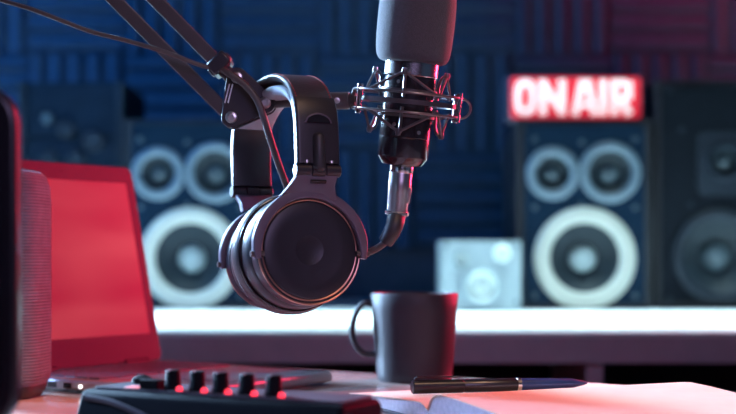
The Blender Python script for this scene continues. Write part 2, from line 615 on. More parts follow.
# O
n = 28
ro, so_ = (11 * s, 18 * s), (4.4 * s, 10.5 * s)
mt = T((lx(525), -0.002, (L0 + L1) / 2)) @ FRONT
outer = [[bm.verts.new(mt @ V((rx * abs(math.cos(a)) ** 0.75 * math.copysign(1, math.cos(a)),
                              ry * abs(math.sin(a)) ** 0.75 * math.copysign(1, math.sin(a)), z)))
          for a in [2 * PI * k / n + 0.01 for k in range(n)]] for (rx, ry) in (ro, so_) for z in (0.0, 0.006)]
for k in range(n):
    j = (k + 1) % n
    bm.faces.new((outer[1][k], outer[1][j], outer[3][j], outer[3][k]))
    bm.faces.new((outer[0][k], outer[0][j], outer[1][j], outer[1][k]))
    bm.faces.new((outer[2][k], outer[2][j], outer[3][j], outer[3][k]))
    bm.faces.new((outer[0][k], outer[0][j], outer[2][j], outer[2][k]))
# N
stroke(bm, (lx(542.5), L0), (lx(542.5), L1), lw)
stroke(bm, (lx(561.5), L0), (lx(561.5), L1), lw)
stroke(bm, (lx(542), L1 - 3 * s), (lx(562), L0 + 3 * s), lw)
# A
stroke(bm, (lx(574.5), L0), (lx(582.3), L1), lw * 0.95)
stroke(bm, (lx(594.5), L0), (lx(586.7), L1), lw * 0.95)
stroke(bm, (lx(577), L0 + 10 * s), (lx(592), L0 + 10 * s), lw * 0.75)
stroke(bm, (lx(580), L1 - 3 * s), (lx(589), L1 - 3 * s), lw * 0.75)
# I
stroke(bm, (lx(602.5), L0), (lx(602.5), L1), lw)
# R
stroke(bm, (lx(614), L0), (lx(614), L1), lw)
stroke(bm, (lx(613), L1 - 3 * s), (lx(626), L1 - 3 * s), lw * 0.85)
stroke(bm, (lx(613), L1 - 19 * s), (lx(626), L1 - 19 * s), lw * 0.85)
stroke(bm, (lx(628), L1 - 2 * s), (lx(628), L1 - 20 * s), lw)
stroke(bm, (lx(620), L1 - 18 * s), (lx(629), L0), lw)
obj('lettering', bm, M['sign_white'], t, label='glowing white ON AIR letters')

# ------------------------------------------------------------------ desk
DR = rotz(-30)
ex, ey = V((0.866, -0.5, 0)), V((0.5, 0.866, 0))
FLc = V((-0.61, 1.82, 0.75))
DL, DD = 1.60, 0.95
cen = FLc + ex * DL / 2 - ey * DD / 2
t = thing('desk', 'wooden desk with a glossy brown top holding the laptop, mug and notebook', 'desk', T((cen.x, cen.y, 0)) @ DR)
obj('desktop', bx((0, 0, 0.735), (DL, DD, 0.03)), M['desk'], t, bev=0.003)
for sx in (-1, 1):
    for sy in (-1, 1):
        obj('leg', bx((sx * (DL / 2 - 0.06), sy * (DD / 2 - 0.06), 0.36), (0.05, 0.05, 0.72)), M['desk_leg'], t, bev=0.003)

# ------------------------------------------------------------------ laptop
HR = V((-0.2333, 1.473, 0.7515))          # right end of the hinge on the desk
LW, LD = 0.215, 0.245
u = V((0.57, 0.82, 0)).normalized()
nn = V((u.y, -u.x, 0))
# local frame: X = -u?  X runs along the hinge from left end (0) to right end (LW), Y = back, Z up
t = thing('laptop', 'open laptop with a glowing red screen at the left of the desk', 'laptop',
          Matrix(((u.x, -nn.x, 0, HR.x - u.x * LW), (u.y, -nn.y, 0, HR.y - u.y * LW), (0, 0, 1, HR.z), (0, 0, 0, 1))))
bm = NB()
prism(bm, rrect(LW, LD, 0.012, cx=LW / 2, cy=-LD / 2), 0.002, 0.012)
base = obj('base', bm, M['lap_metal'], t, bev=0.003)
bm = NB()
for r in range(6):
    nk = 13 if r < 5 else 7
    for k in range(nk):
        w = (LW - 0.024) / nk
        box(bm, (0.012 + w * (k + 0.5), -0.022 - r * 0.0165, 0.0128), (w - 0.0025, 0.0140, 0.0022))
obj('keyboard', bm, M['keys'], base, label='dark keyboard')
bm = NB()
prism(bm, rrect(0.085, 0.062, 0.004, cx=LW / 2, cy=-LD + 0.045), 0.0120, 0.0127)
obj('trackpad', bm, M['lap_metal'], base)
bm = NB()
lathe(bm, [(0.0019, 0), (0.0019, 0.001), (0, 0.0015)], 12, T((0.0, -0.10, 0.006)) @ roty(-90))
obj('power_light', bm, M['led_white'], base, label='white indicator light')
bm = NB()
for k, (yy, w) in enumerate(((-0.035, 0.014), (-0.06, 0.012), (-0.082, 0.010))):
    box(bm, (0.0, yy, 0.006), (0.0016, w, 0.005))
obj('ports', bm, M['black_gloss'], base)
lean = math.degrees(math.atan2(0.05, 0.222))
LM = T((0, 0.002, 0.0115)) @ rotx(-lean)         # lid leaning back
LH = 0.226
bm = NB()
prism(bm, rrect(LW, LH, 0.010, cx=LW / 2, cy=LH / 2), -0.003, 0.003, LM @ rotx(90))
lid = obj('lid', bm, M['lap_bezel'], t, bev=0.0015)
bm = NB()
prism(bm, rrect(LW - 0.028, LH - 0.052, 0.002, cx=LW / 2, cy=LH / 2 + 0.006), 0.0025, 0.0036, LM @ rotx(90))
obj('screen', bm, M['screen'], lid, label='screen showing a soft red picture')
bm = NB()
lathe(bm, [(0.0008, 0.0028), (0.0008, 0.0033), (0, 0.0033)], 12, LM @ T((LW / 2, 0, LH - 0.010)) @ rotx(90))
obj('webcam', bm, M['black_gloss'], lid)
for xx in (0.04, LW - 0.04):
    bm = NB()
    lathe(bm, [(0, -0.018), (0.0045, -0.018), (0.0045, 0.018), (0, 0.018)], 16, T((xx, 0.001, 0.0125)) @ roty(90))
    obj('hinge', bm, M['lap_bezel'], t)

# ------------------------------------------------------------------ grille speaker at the left
GH = 0.213
gx, gy = (47 - 368) * 1.22 / F - 0.04, 1.22
t = thing('desktop_speaker', 'rounded desktop speaker wrapped in ribbed cloth beside the laptop screen', 'speaker', T((gx, gy, 0.75)) @ rotz(-8))
bm = NB()
R0 = rrect(0.078, 0.078, 0.026, 8)


def rloft(bm, outline, stations):
    """stations: (z, inset) - the rounded outline scaled inward"""
    rings = []
    for z, ins in stations:
        rings.append([bm.verts.new((x * (1 - ins), y * (1 - ins), z)) for x, y in outline])
    for a, b in zip(rings, rings[1:]):
        n = len(a)
        for k in range(n):
            j = (k + 1) % n
            bm.faces.new((a[k], a[j], b[j], b[k]))
    bm.faces.new(rings[0][::-1])
    bm.faces.new(rings[-1])
    return bm


rloft(bm, R0, [(0.012, 0.10), (0.016, 0.03), (0.024, 0.0), (GH - 0.030, 0.0), (GH - 0.016, 0.03), (GH - 0.007, 0.10), (GH - 0.002, 0.22)])
obj('cloth_grille', bm, M['grille'], t, sharp=50)
bm = NB()
rloft(bm, R0, [(0.0, 0.22), (0.003, 0.16), (0.010, 0.09), (0.013, 0.11)])
obj('foot', bm, M['black_matte'], t, sharp=50)
bm = NB()
rloft(bm, R0, [(GH - 0.003, 0.22), (GH - 0.001, 0.26), (GH, 0.40)])
obj('top_cap', bm, M['black_matte'], t, sharp=50)
bm = NB()
prism(bm, rrect(0.026, 0.034, 0.003, cx=-0.002, cy=0.036), 0, 0.0016, T((0, -0.0390, 0)) @ FRONT)
obj('badge_panel', bm, M['plum'], t, bev=0.0006)
bm = NB()
tube(bm, [V((x - 0.002, -0.0392, y + 0.036)) for x, y in rrect(0.028, 0.036, 0.004)], 0.0008, 6, True)
obj('badge_frame', bm, M['black_matte'], t)

# ------------------------------------------------------------------ flat black monitor cut by the left edge
mx = -0.2035
t = thing('monitor', 'flat black monitor cut off by the left edge, its rim lit red', 'monitor', T((mx - 0.19, 0.757, 0.75)) @ rotz(1))
bm = NB()
prism(bm, rrect(0.38, 0.204, 0.026, 8, cx=0, cy=0.030 + 0.102), -0.008, 0.008, FRONT)
obj('panel_case', bm, M['monitor'], t, bev=0.0035, seg=3)
bm = NB()
prism(bm, rrect(0.362, 0.182, 0.018, 8, cx=0, cy=0.030 + 0.102), 0.0078, 0.0086, FRONT)
obj('screen', bm, M['black_gloss'], t, label='dark switched-off screen')
obj('stand_neck', bx((0, 0.016, 0.05), (0.05, 0.012, 0.09)), M['monitor'], t, bev=0.003)
bm = NB()
prism(bm, rrect(0.16, 0.10, 0.02, 6), 0.0, 0.008)
obj('stand_base', bm, M['monitor'], t, bev=0.002)

# ------------------------------------------------------------------ mug
mc = V(((414.5 - 368) * 1.375 / F, 1.375, 0.75))
t = thing('mug', 'plain dark matte mug with a round handle standing behind the notebook', 'mug', mc)
zr = 0.0930
ro_, rb_ = 0.0462, 0.0392
bm = NB()
lathe(bm, [(0, 0.003), (rb_ - 0.006, 0.003), (rb_ - 0.005, 0.0), (rb_ - 0.002, 0.0), (rb_, 0.003), (rb_ + 0.0012, 0.012),
           (rb_ + 0.0035, 0.04), (ro_ - 0.0012, 0.075), (ro_, zr - 0.0015), (ro_ - 0.001, zr), (ro_ - 0.0028, zr), (ro_ - 0.0036, zr - 0.002),
           (rb_ - 0.0005, 0.04), (rb_ - 0.004, 0.012), (rb_ - 0.008, 0.007), (0, 0.006)], 64)
obj('body', bm, M['mug'], t, sharp=50)
bm = NB()
hp = smooth([(-0.043, 0.0, 0.080), (-0.052, 0.0, 0.0825), (-0.0605, 0.0, 0.0745), (-0.0655, 0.0, 0.060), (-0.0655, 0.0, 0.047), (-0.060, 0.0, 0.0345),
             (-0.052, 0.0, 0.0285), (-0.0405, 0.0, 0.0285)], 6)
fr = []
for i, p in enumerate(hp):
    tg = (hp[min(i + 1, len(hp) - 1)] - hp[max(i - 1, 0)]).normalized()
    fr.append((p, V((0, 1, 0)), tg.cross(V((0, 1, 0)))))
sweep(bm, fr, [(0.0055 * math.cos(a), 0.0033 * math.sin(a)) for a in [2 * PI * k / 14 for k in range(14)]])
obj('handle', bm, M['mug'], t, sharp=60)

# ------------------------------------------------------------------ notebook and pen
g = V((math.cos(math.radians(25)), math.sin(math.radians(25)), 0))
G0 = V((0.0475, 1.028, 0.75))
t = thing('notebook', 'open cream-paged notebook lying at the front of the desk under the pen', 'notebook', T(G0) @ rotz(25))
NL, NWn, NWf = 0.237, 0.175, 0.150     # length, near page width, far page width;  local X along the gutter, Y away
obj('cover', bx((NL / 2, (NWf - NWn) / 2, 0.0015), (NL + 0.006, NWf + NWn + 0.008, 0.003)), M['cover'], t, bev=0.001)


def page_block(sign, width, prof):
    """prof: (distance from gutter, top height)"""
    bm = NB()
    top = [(sign * y, z) for y, z in prof]
    outline = [(sign * 0.0005, 0.003)] + top + [(sign * width, 0.003)]
    a = [bm.verts.new((0, y, z)) for y, z in outline]
    b = [bm.verts.new((NL, y, z)) for y, z in outline]
    n = len(outline)
    for k in range(n):
        j = (k + 1) % n
        bm.faces.new((a[k], a[j], b[j], b[k]))
    bm.faces.new(a[::-1])
    bm.faces.new(b)
    return bm


def page_sheet(sign, prof):
    bm = NB()
    dz = 0.0009
    fr = []
    n = len(prof)
    a = [bm.verts.new((-0.0012, sign * y, z + 0.0004)) for y, z in prof]
    b = [bm.verts.new((NL + 0.0012, sign * y, z + 0.0004)) for y, z in prof]
    a2 = [bm.verts.new((-0.0012, sign * y, z + 0.0004 + dz)) for y, z in prof]
    b2 = [bm.verts.new((NL + 0.0012, sign * y, z + 0.0004 + dz)) for y, z in prof]
    for k in range(n - 1):
        bm.faces.new((a[k], a[k + 1], b[k + 1], b[k]))
        bm.faces.new((a2[k], a2[k + 1], b2[k + 1], b2[k]))
        bm.faces.new((a[k], a[k + 1], a2[k + 1], a2[k]))
        bm.faces.new((b[k], b[k + 1], b2[k + 1], b2[k]))
    bm.faces.new((a[0], b[0], b2[0], a2[0]))
    bm.faces.new((a[-1], b[-1], b2[-1], a2[-1]))
    return bm


near = [(0.0006, 0.010)] + [(p.x, p.y) for p in [V(q) for q in [(0.004, 0.016, 0), (0.009, 0.0205, 0), (0.016, 0.0228, 0), (0.026, 0.0235, 0), (0.05, 0.0225, 0), (0.09, 0.0195, 0), (0.14, 0.0165, 0), (NWn, 0.0145, 0)]]]
far = [(0.0006, 0.010), (0.005, 0.0128), (0.012, 0.0142), (0.022, 0.0145), (0.05, 0.0135), (0.09, 0.0115), (0.13, 0.0095), (NWf, 0.008)]
blk = obj('page_block', page_block(-1, NWn, near), M['page_edge'], t)
obj('page', page_sheet(-1, near), M['paper'], blk, sharp=60, label='cream open page nearest the camera')
blk = obj('page_block', page_block(1, NWf, far), M['page_edge'], t)
obj('page', page_sheet(1, far), M['paper'], blk, sharp=60)

pa, pb = at(412, 391.5, 1.109), at(587, 382.8, 1.150)
pa = V((pa.x, pa.y, 0.7703))
pb = V((pb.x, pb.y, 0.7698))
ax = (pb - pa).normalized()
plen = (pb - pa).length
side = V((0, 0, 1)).cross(ax).normalized()
PM = Matrix(((side.x, ax.cross(side).x, ax.x, pa.x), (side.y, ax.cross(side).y, ax.y, pa.y), (side.z, ax.cross(side).z, ax.z, pa.z), (0, 0, 0, 1)))
t = thing('pen', 'black and navy ballpoint pen lying along the open notebook', 'pen', PM)
bm = NB()
lathe(bm, [(0, 0), (0.0052, 0), (0.0060, 0.001), (0.0060, 0.045), (0.0056, 0.0455), (0.0056, 0.0475), (0.0058, 0.048), (0.0058, 0.095), (0.0056, 0.096), (0, 0.096)], 24)
obj('barrel', bm, M['pen'], t)
bm = NB()
lathe(bm, [(0, 0.096), (0.0055, 0.096), (0.0050, 0.120), (0.0042, plen - 0.014), (0.0020, plen - 0.004), (0.0008, plen), (0, plen)], 24)
obj('front_section', bm, M['pen_blue'], t, label='navy blue front section')
bm = NB()
lathe(bm, [(0.0056, 0.0945), (0.0062, 0.095), (0.0062, 0.098), (0.0054, 0.0985)], 24, closed=True)
obj('ring', bm, M['chrome'], t)
bm = NB()
sweep(bm, [(V((0, 0.0068, 0.002)), V((1, 0, 0)), V((0, 1, 0))), (V((0, 0.0085, 0.004)), V((1, 0, 0)), V((0, 1, 0))), (V((0, 0.0085, 0.034)), V((1, 0, 0)), V((0, 1, 0))), (V((0, 0.0066, 0.042)), V((1, 0, 0)), V((0, 1, 0)))],
      [(-0.0018, -0.0006), (0.0018, -0.0006), (0.0018, 0.0006), (-0.0018, 0.0006)])
obj('clip', bm, M['pen'], t)

# ------------------------------------------------------------------ mixer with knobs
A = at(82, 386.0, 0.892)
MH = 0.042
t = thing('audio_mixer', 'low black audio mixer with a row of knobs lit by red lights', 'mixer', T((A.x, A.y, 0.75)) @ rotz(-29))
ML, MD = 0.207, 0.052      # local X to the right, Y away, front edge at y = 0
bm = NB()
side = [(0.0, 0.0), (0.004, 0.0), (0.004, 0.0)]
prof = [(-0.016, 0.0), (-0.014, 0.006), (-0.003, MH - 0.006), (0.0, MH - 0.0015), (0.004, MH - 0.001), (MD - 0.004, MH - 0.001), (MD, MH - 0.006), (MD, 0.0)]
a = [bm.verts.new((0, y, z)) for y, z in prof]
b = [bm.verts.new((ML, y, z)) for y, z in prof]
for k in range(len(prof)):
    j = (k + 1) % len(prof)
    bm.faces.new((a[k], a[j], b[j], b[k]))
bm.faces.new(a[::-1])
bm.faces.new(b)
obj('case', bm, M['mixer'], t, bev=0.003, seg=3)
bm = NB()
prism(bm, rrect(ML - 0.010, MD - 0.010, 0.004, cx=ML / 2, cy=MD / 2 + 0.001), MH - 0.002, MH + 0.0006)
obj('top_panel', bm, M['mixer_top'], t, bev=0.0004, label='grey top panel')
Winv = W[t].inverted()
for px in (173, 197.5, 221, 247, 274):
    # knob row about 14 mm behind the front edge
    yl = 0.015
    best = None
    for k in range(2000):
        xl = ML * k / 2000
        w_ = W[t] @ V((xl, yl, MH))
        q = 368 + F * w_.x / w_.y
        if best is None or abs(q - px) < best[0]:
            best = (abs(q - px), xl)
    xl = best[1]
    bm = NB()
    ns = 28
    prof = [(0, 0), (0.0062, 0), (0.0062, 0.002), (0.0054, 0.0032), (0.0050, 0.0126), (0.0044, 0.0134), (0, 0.0134)]
    lathe(bm, prof, ns, T((xl, yl, MH + 0.0006)))
    k_ = obj('knob', bm, M['knob'], t)
    obj('pointer', bx((xl, yl - 0.0035, MH + 0.0138), (0.0008, 0.003, 0.0012)), M['mark_white'], k_)
    bm = NB()
    lathe(bm, [(0.0021, 0), (0.0021, 0.0016), (0.0013, 0.0028), (0, 0.0031)], 14, T((xl + 0.0084, yl - 0.004, MH + 0.0006)))
    obj('indicator_light', bm, M['led_red'], t, label='glowing red indicator light')
for px0, px1, hgt, mm, nm in ((128, 140, 0.0015, 'strip_pink', 'lit_display'), (143, 161, 0.0070, 'knob', 'button')):
    xs = []
    for px in (px0, px1):
        best = None
        for k in range(2000):
            xl = ML * k / 2000
            w_ = W[t] @ V((xl, 0.012, MH))
            q = 368 + F * w_.x / w_.y
            if best is None or abs(q - px) < best[0]:
                best = (abs(q - px), xl)
        xs.append(best[1])
    obj(nm, bx(((xs[0] + xs[1]) / 2, 0.013, MH + hgt / 2), (xs[1] - xs[0], 0.010, hgt)), M[mm], t, bev=0.0006)
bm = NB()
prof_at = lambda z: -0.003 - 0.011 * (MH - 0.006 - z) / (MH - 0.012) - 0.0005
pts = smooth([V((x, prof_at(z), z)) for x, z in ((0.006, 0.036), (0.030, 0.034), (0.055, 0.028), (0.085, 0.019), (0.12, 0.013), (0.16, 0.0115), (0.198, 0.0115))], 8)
tube(bm, pts, 0.0022, 8)  # raised grey strip stands in for a reflection on the rounded front
obj('reflection_strip', bm, M['mixer_top'], t, label='curved grey strip standing for a reflection along the front')
for xx in (0.02,):
    bm = NB()
    lathe(bm, [(0, 0), (0.0075, 0), (0.0068, 0.004), (0.003, 0.006), (0, 0.006)], 16, T((xx + 0.0, 0.040, MH + 0.0004)))
    obj('knob', bm, M['knob'], t)

# ------------------------------------------------------------------ boom arm
DA = 1.122
t = thing('microphone_boom_arm', 'black scissor boom arm with a riveted joint plate reaching in from the top left', 'boom arm', at(266, 104, DA))
pA, pB, pC = at(238, 79, DA), at(232.5, 118.5, DA), at(266, 104, DA)
dirU = V((-0.70, 0, 0.714)).normalized()
dirL = V((-0.705, 0, 0.709)).normalized()
LEN = 0.44


def bar(a, b, w, th):
    ax = (b - a).normalized()
    yy = V((0, 1, 0))
    xx = ax.cross(yy).normalized()
    bm = NB()
    R = Matrix((xx, yy, ax)).transposed()
    box(bm, (a + b) / 2, (w, th, (b - a).length), R)
    return bm


aU = at(234, 80, DA)
eU = aU + dirU * LEN
eL = pB + dirL * LEN
obj('upper_bar', bar(aU, eU, 0.0120, 0.012), M['steel_dark'], t, True, bev=0.0012)
obj('lower_bar', bar(pB, eL, 0.0118, 0.012), M['steel_dark'], t, True, bev=0.0012)


def plate(ptsd, r, y0, y1):
    bm = NB()
    cc = sum((p for p in ptsd), V((0, 0, 0))) / len(ptsd)
    # counter-clockwise in (x, z)
    pp = sorted([(p.x, p.z) for p in ptsd], key=lambda q: math.atan2(q[1] - cc.z, q[0] - cc.x))
    out = hull_round([V((x, z)) for x, z in pp], r)
    a = [bm.verts.new((x, y0, z)) for x, z in out]
    b = [bm.verts.new((x, y1, z)) for x, z in out]
    n = len(out)
    for k in range(n):
        j = (k + 1) % n
        bm.faces.new((a[k], a[j], b[j], b[k]))
    bm.faces.new(a[::-1])
    bm.faces.new(b)
    return bm


for yy in (-0.0095, 0.0065):
    obj('joint_plate', plate([pA, pB, pC], 0.0088, DA + yy, DA + yy + 0.003), M['plate'], t, True, bev=0.0008)


def cap_screw(p, y, r=0.0052, parent=t):
    bm = NB()
    mt = T((p.x, y, p.z)) @ FRONT
    lathe(bm, [(r, 0), (r, 0.0012), (r * 0.85, 0.0026), (r * 0.50, 0.0031), (r * 0.42, 0.0016), (0, 0.0016)], 20, mt)
    return obj('screw', bm, M['screw'], parent, True, label='bright steel hex screw')


for p in (pA, pB, pC):
    cap_screw(p, DA - 0.0095)
bm = NB()
for off in (0.0, 3.2):
    q0, q1 = at(229.5 + off, 84, DA - 0.0098), at(224.8 + off, 103, DA - 0.0098)
    ax = (q1 - q0).normalized()
    xx = ax.cross(V((0, 1, 0))).normalized()
    box(bm, (q0 + q1) / 2, (0.0010, 0.0006, (q1 - q0).length), Matrix((xx, V((0, 1, 0)), ax)).transposed())
obj('white_lines', bm, M['mark_white'], t, True, label='two thin white lines')  # two thin white strips on the front joint plate
# cable clip round the upper bar
cc = at(221, 66, DA)
cc.y = DA - 0.006
xx = dirU.cross(V((0, 1, 0))).normalized()
RU = Matrix((xx, V((0, 1, 0)), dirU)).transposed()
bm = NB()
box(bm, cc, (0.0195, 0.030, 0.0125), RU)
clip = obj('cable_clip', bm, M['black_satin'], t, True, bev=0.002)
bm = NB()
box(bm, cc + xx * 0.0 + dirU * 0.0, (0.0225, 0.018, 0.006), RU)
obj('clip_band', bm, M['black_matte'], clip, True, bev=0.001)
# elbow and lower arm outside the frame
ee = (eU + eL) / 2
foot = V((-0.70, 1.20, 0.80))
for yy in (-0.0095, 0.0065):
    obj('elbow_plate', plate([eU, eL, ee + V((-0.03, 0, -0.03))], 0.009, DA + yy, DA + yy + 0.003), M['steel_dark'], t, True, bev=0.0008)
e0 = ee + V((-0.028, 0.0, -0.03))
for dy in (-0.016, 0.016):
    obj('lower_arm_bar', bar(e0 + V((0, dy, 0)), foot + V((0, dy, 0)), 0.012, 0.010), M['steel_dark'], t, True, bev=0.001)
bm = NB()
lathe(bm, [(0, 0.0), (0.016, 0.0), (0.016, 0.012), (0.011, 0.014), (0.011, 0.075), (0, 0.075)], 24, T((foot.x, foot.y, 0.75)))
obj('clamp_post', bm, M['steel_dark'], t, True)
bm = NB()
box(bm, (foot.x, foot.y, 0.755), (0.05, 0.06, 0.010))
obj('clamp', bm, M['steel_dark'], t, True, bev=0.002)
# mount stem
sC, sE = at(268, 104, 1.122), at(357, 100.5, 1.105)
bm = NB()
tube(bm, [sC, at(300, 102, 1.117), at(326, 101, 1.111)], 0.0040, 16)
obj('mount_rod', bm, M['steel_dark'], t, True)
bm = NB()
tube(bm, [at(266, 104, 1.122) + V((0, -0.006, 0)), at(266, 104, 1.122) + V((0, 0.016, 0))], 0.0075, 20)
obj('pivot_boss', bm, M['steel_dark'], t, True)

# ------------------------------------------------------------------ shock mount
MICD = 1.10
mo = at(408, 103, MICD)
MMX = T(mo) @ rotx(5.5) @ roty(5.7)
t = thing('shock_mount', 'wire spider shock mount with elastic cords gripping the microphone', 'shock mount', MMX)
SMI = MMX.inverted()
p0, p1 = SMI @ at(322, 101, 1.111), SMI @ at(356, 100.5, 1.105)
bm = NB()
tube(bm, [p0, p0 + (p1 - p0) * 0.05, p0 + (p1 - p0) * 0.06, p1 - (p1 - p0) * 0.2, p1 - (p1 - p0) * 0.19, p1], [0.0055, 0.0062, 0.0074, 0.0074, 0.0062, 0.0062], 24)
obj('stem', bm, M['steel_dark'], t)
bm = NB()
lathe(bm, [(0.0025, 0), (0.0025, 0.0015), (0, 0.002)], 12, T(p0 + (p1 - p0) * 0.45 + V((0, -0.0072, 0))) @ FRONT)
obj('stem_screw', bm, M['screw'], t)
OR = 0.0465


def ring_pts(r, z, n=56):
    return [V((r * math.cos(2 * PI * k / n), r * math.sin(2 * PI * k / n), z)) for k in range(n)]


for z in (-0.0085, 0.0075):
    bm = NB()
    tube(bm, ring_pts(OR, z), 0.0011, 8, True)
    obj('outer_ring', bm, M['wire'], t)
bm = NB()
lathe(bm, [(0.0395, -0.0016), (0.0425, -0.0016), (0.0425, 0.0022), (0.0395, 0.0022)], 56, closed=True)
obj('middle_ring', bm, M['steel_dark'], t)
# arms from the stem end to the rings
bm = NB()
for z in (-0.0085, 0.0075):
    tube(bm, [p1 + V((-0.003, 0, 0)), V((-OR, 0, z))], 0.0018, 8)
tube(bm, [p1 + V((-0.003, 0, 0)), V((-0.040, 0, 0.0003))], 0.0030, 10)
obj('stem_fork', bm, M['steel_dark'], t)
# bright posts joining the outer rings
for a in (-155, 155, -25, 25):
    c, s_ = math.cos(math.radians(a)), math.sin(math.radians(a))
    bm = NB()
    tube(bm, [V((OR * c * 0.985, OR * s_ * 0.985, -0.0125)), V((OR * c * 0.985, OR * s_ * 0.985, 0.0115))], 0.0022, 12)
    obj('post', bm, M['chrome'], t, label='bright chrome post')
# U-shaped end loop at the right
bm = NB()
lp = [V((0.034, -0.030, 0.0075))] + [V((0.0445 + 0.008 * math.cos(b), -0.014 + 0.004 * math.cos(b), -0.0005 + 0.008 * math.sin(b))) for b in [PI / 2 - PI * k / 10 for k in range(11)]] + [V((0.034, -0.030, -0.0085))]
tube(bm, lp, 0.0011, 8)
obj('end_loop', bm, M['wire'], t)
# inner cage: two rings, four prongs with hooked ends
for z in (-0.011, 0.010):
    bm = NB()
    lathe(bm, [(0.0231, z - 0.0012), (0.0246, z - 0.0012), (0.0246, z + 0.0012), (0.0231, z + 0.0012)], 48, closed=True)
    obj('inner_ring', bm, M['steel_dark'], t)
hooks_t, hooks_b = [], []
for a in (-12, 78, 168, 258):
    c, s_ = math.cos(math.radians(a)), math.sin(math.radians(a))
    for sg, lst in ((1, hooks_t), (-1, hooks_b)):
        bm = NB()
        zt = 0.0250 * sg
        hk = V((0.0310 * c, 0.0310 * s_, zt))
        tube(bm, smooth([V((0.0245 * c, 0.0245 * s_, 0.004 * sg)), V((0.0252 * c, 0.0252 * s_, 0.0185 * sg)), V((0.0278 * c, 0.0278 * s_, 0.0240 * sg)), hk], 5), 0.0014, 8)
        obj('prong', bm, M['wire'], t)
        bm = NB()
        lathe(bm, [(0, -0.003), (0.0020, -0.0028), (0.0025, 0), (0.0020, 0.0028), (0, 0.003)], 12, T(hk))
        obj('prong_tip', bm, M['wire'], t)
        lst.append(hk)
for sg, lst in ((1, hooks_t), (-1, hooks_b)):
    bm = NB()
    path = []
    for i, a in enumerate((-12, 78, 168, 258)):
        path.append(lst[i])
        m_ = math.radians(a + 45)
        path.append(V((0.0440 * math.cos(m_), 0.0440 * math.sin(m_), 0.0062 * sg)))
    n = len(path)
    for i in range(n):
        tube(bm, [path[i], path[(i + 1) % n]], 0.0012, 8)
    obj('elastic_cord', bm, M['cord'], t)

# ------------------------------------------------------------------ microphone
t = thing('microphone', 'black studio condenser microphone with a grey foam windscreen in a shock mount', 'microphone', MMX)
bm = NB()
lathe(bm, [(0, -0.0525), (0.0165, -0.0525), (0.0170, -0.0522), (0.0212, -0.0462), (0.0216, -0.0450), (0.0216, -0.0300), (0.0212, -0.0295), (0.0216, -0.0290),
           (0.0218, 0.0215), (0.0205, 0.0225), (0, 0.0225)], 64)
body = obj('body', bm, M['mic_black'], t, sharp=25)
bm = NB()
lathe(bm, [(0, 0.0222), (0.0222, 0.0222), (0.0228, 0.0228), (0.0228, 0.0355), (0.0222, 0.0362), (0, 0.0362)], 64)
obj('collar', bm, M['chrome'], t, sharp=25, label='polished silver collar')
bm = NB()
fo = [(0, 0.0335), (0.020, 0.0335), (0.0265, 0.0342), (0.0300, 0.0375), (0.0315, 0.043), (0.0324, 0.056), (0.0326, 0.074), (0.0318, 0.090), (0.0296, 0.101), (0.025, 0.109), (0.016, 0.1135), (0, 0.115)]
lathe(bm, [(p.x, p.y) for p in smooth([(x, y, 0) for x, y in fo], 4)], 64)
obj('foam_windscreen', bm, M['sponge'], t, sharp=80, label='grey foam windscreen')
bm = NB()
lathe(bm, [(0, -0.0590), (0.0100, -0.0590), (0.0102, -0.0585), (0.0102, -0.0530), (0.0098, -0.0522), (0, -0.0522)], 32)
obj('connector_socket', bm, M['chrome'], t)
for a, z in ((-118, 0.0165), (-118, -0.0190), (-60, -0.024)):
    bm = NB()
    lathe(bm, [(0.0016, -0.0005), (0.0016, 0.0006), (0, 0.0009)], 10, Matrix.Rotation(math.radians(a), 4, 'Z') @ T((0.0216, 0, z)) @ roty(90))
    obj('body_screw', bm, M['nickel'], t)

# ------------------------------------------------------------------ microphone cable with its plug
t = thing('microphone_cable', 'long dark microphone cable with a silver plug running along the boom arm', 'cable', mo)
bm = NB()
lathe(bm, [(0, -0.0592), (0.0096, -0.0592), (0.0098, -0.060), (0.0098, -0.066), (0.0101, -0.067), (0.0096, -0.074), (0.0088, -0.0895), (0.0088, -0.092), (0, -0.092)], 36, MMX)
plug = obj('plug_shell', bm, M['nickel'], t, True, label='satin silver plug shell')
bm = NB()
lathe(bm, [(0, -0.0955), (0.0098, -0.0955), (0.0106, -0.0948), (0.0106, -0.0925), (0.0098, -0.0918), (0, -0.0918)], 36, MMX)
obj('plug_ring', bm, M['chrome'], plug, True)
bm = NB()
b_ = MMX @ T((0.0082, -0.004, -0.0775)) @ roty(4)
box(bm, b_ @ V((0, 0, 0)), (0.004, 0.004, 0.014), b_.to_3x3())
obj('plug_latch', bm, M['nickel'], plug, True, bev=0.001)
q0 = MMX @ V((0, 0, -0.0950))
sr = smooth([q0, at(394.5, 225, MICD), at(390, 235, 1.1), at(385.5, 242, 1.102)], 6)
bm = NB()
n = len(sr)
tube(bm, sr, [0.0082 - 0.0018 * i / (n - 1) for i in range(n)], 20)
obj('strain_relief', bm, M['black_matte'], plug, True)
kk = [at(386, 241.5, 1.102), at(379, 247, 1.104), at(369, 252, 1.108), at(357, 255, 1.121), at(335, 258, 1.131), at(312, 246, 1.1255), at(300, 222, 1.121),
      at(289, 192, 1.117), at(281, 171, 1.111), at(272.5, 146, 1.103), at(265, 122, 1.100), at(257.5, 101, 1.1005), at(246, 86, 1.1015), at(232, 75.5, 1.102), at(219, 68.5, 1.104), at(200, 65, 1.102),
      at(168, 53, 1.099), at(128, 41, 1.098), at(92, 32, 1.098), at(60, 20, 1.098), at(28, 8, 1.098), at(-5, -2, 1.099), at(-50, -22, 1.10), at(-85, -90, 1.102), at(-98, -180, 1.104)]
bm = NB()
pts = smooth(kk, 8)
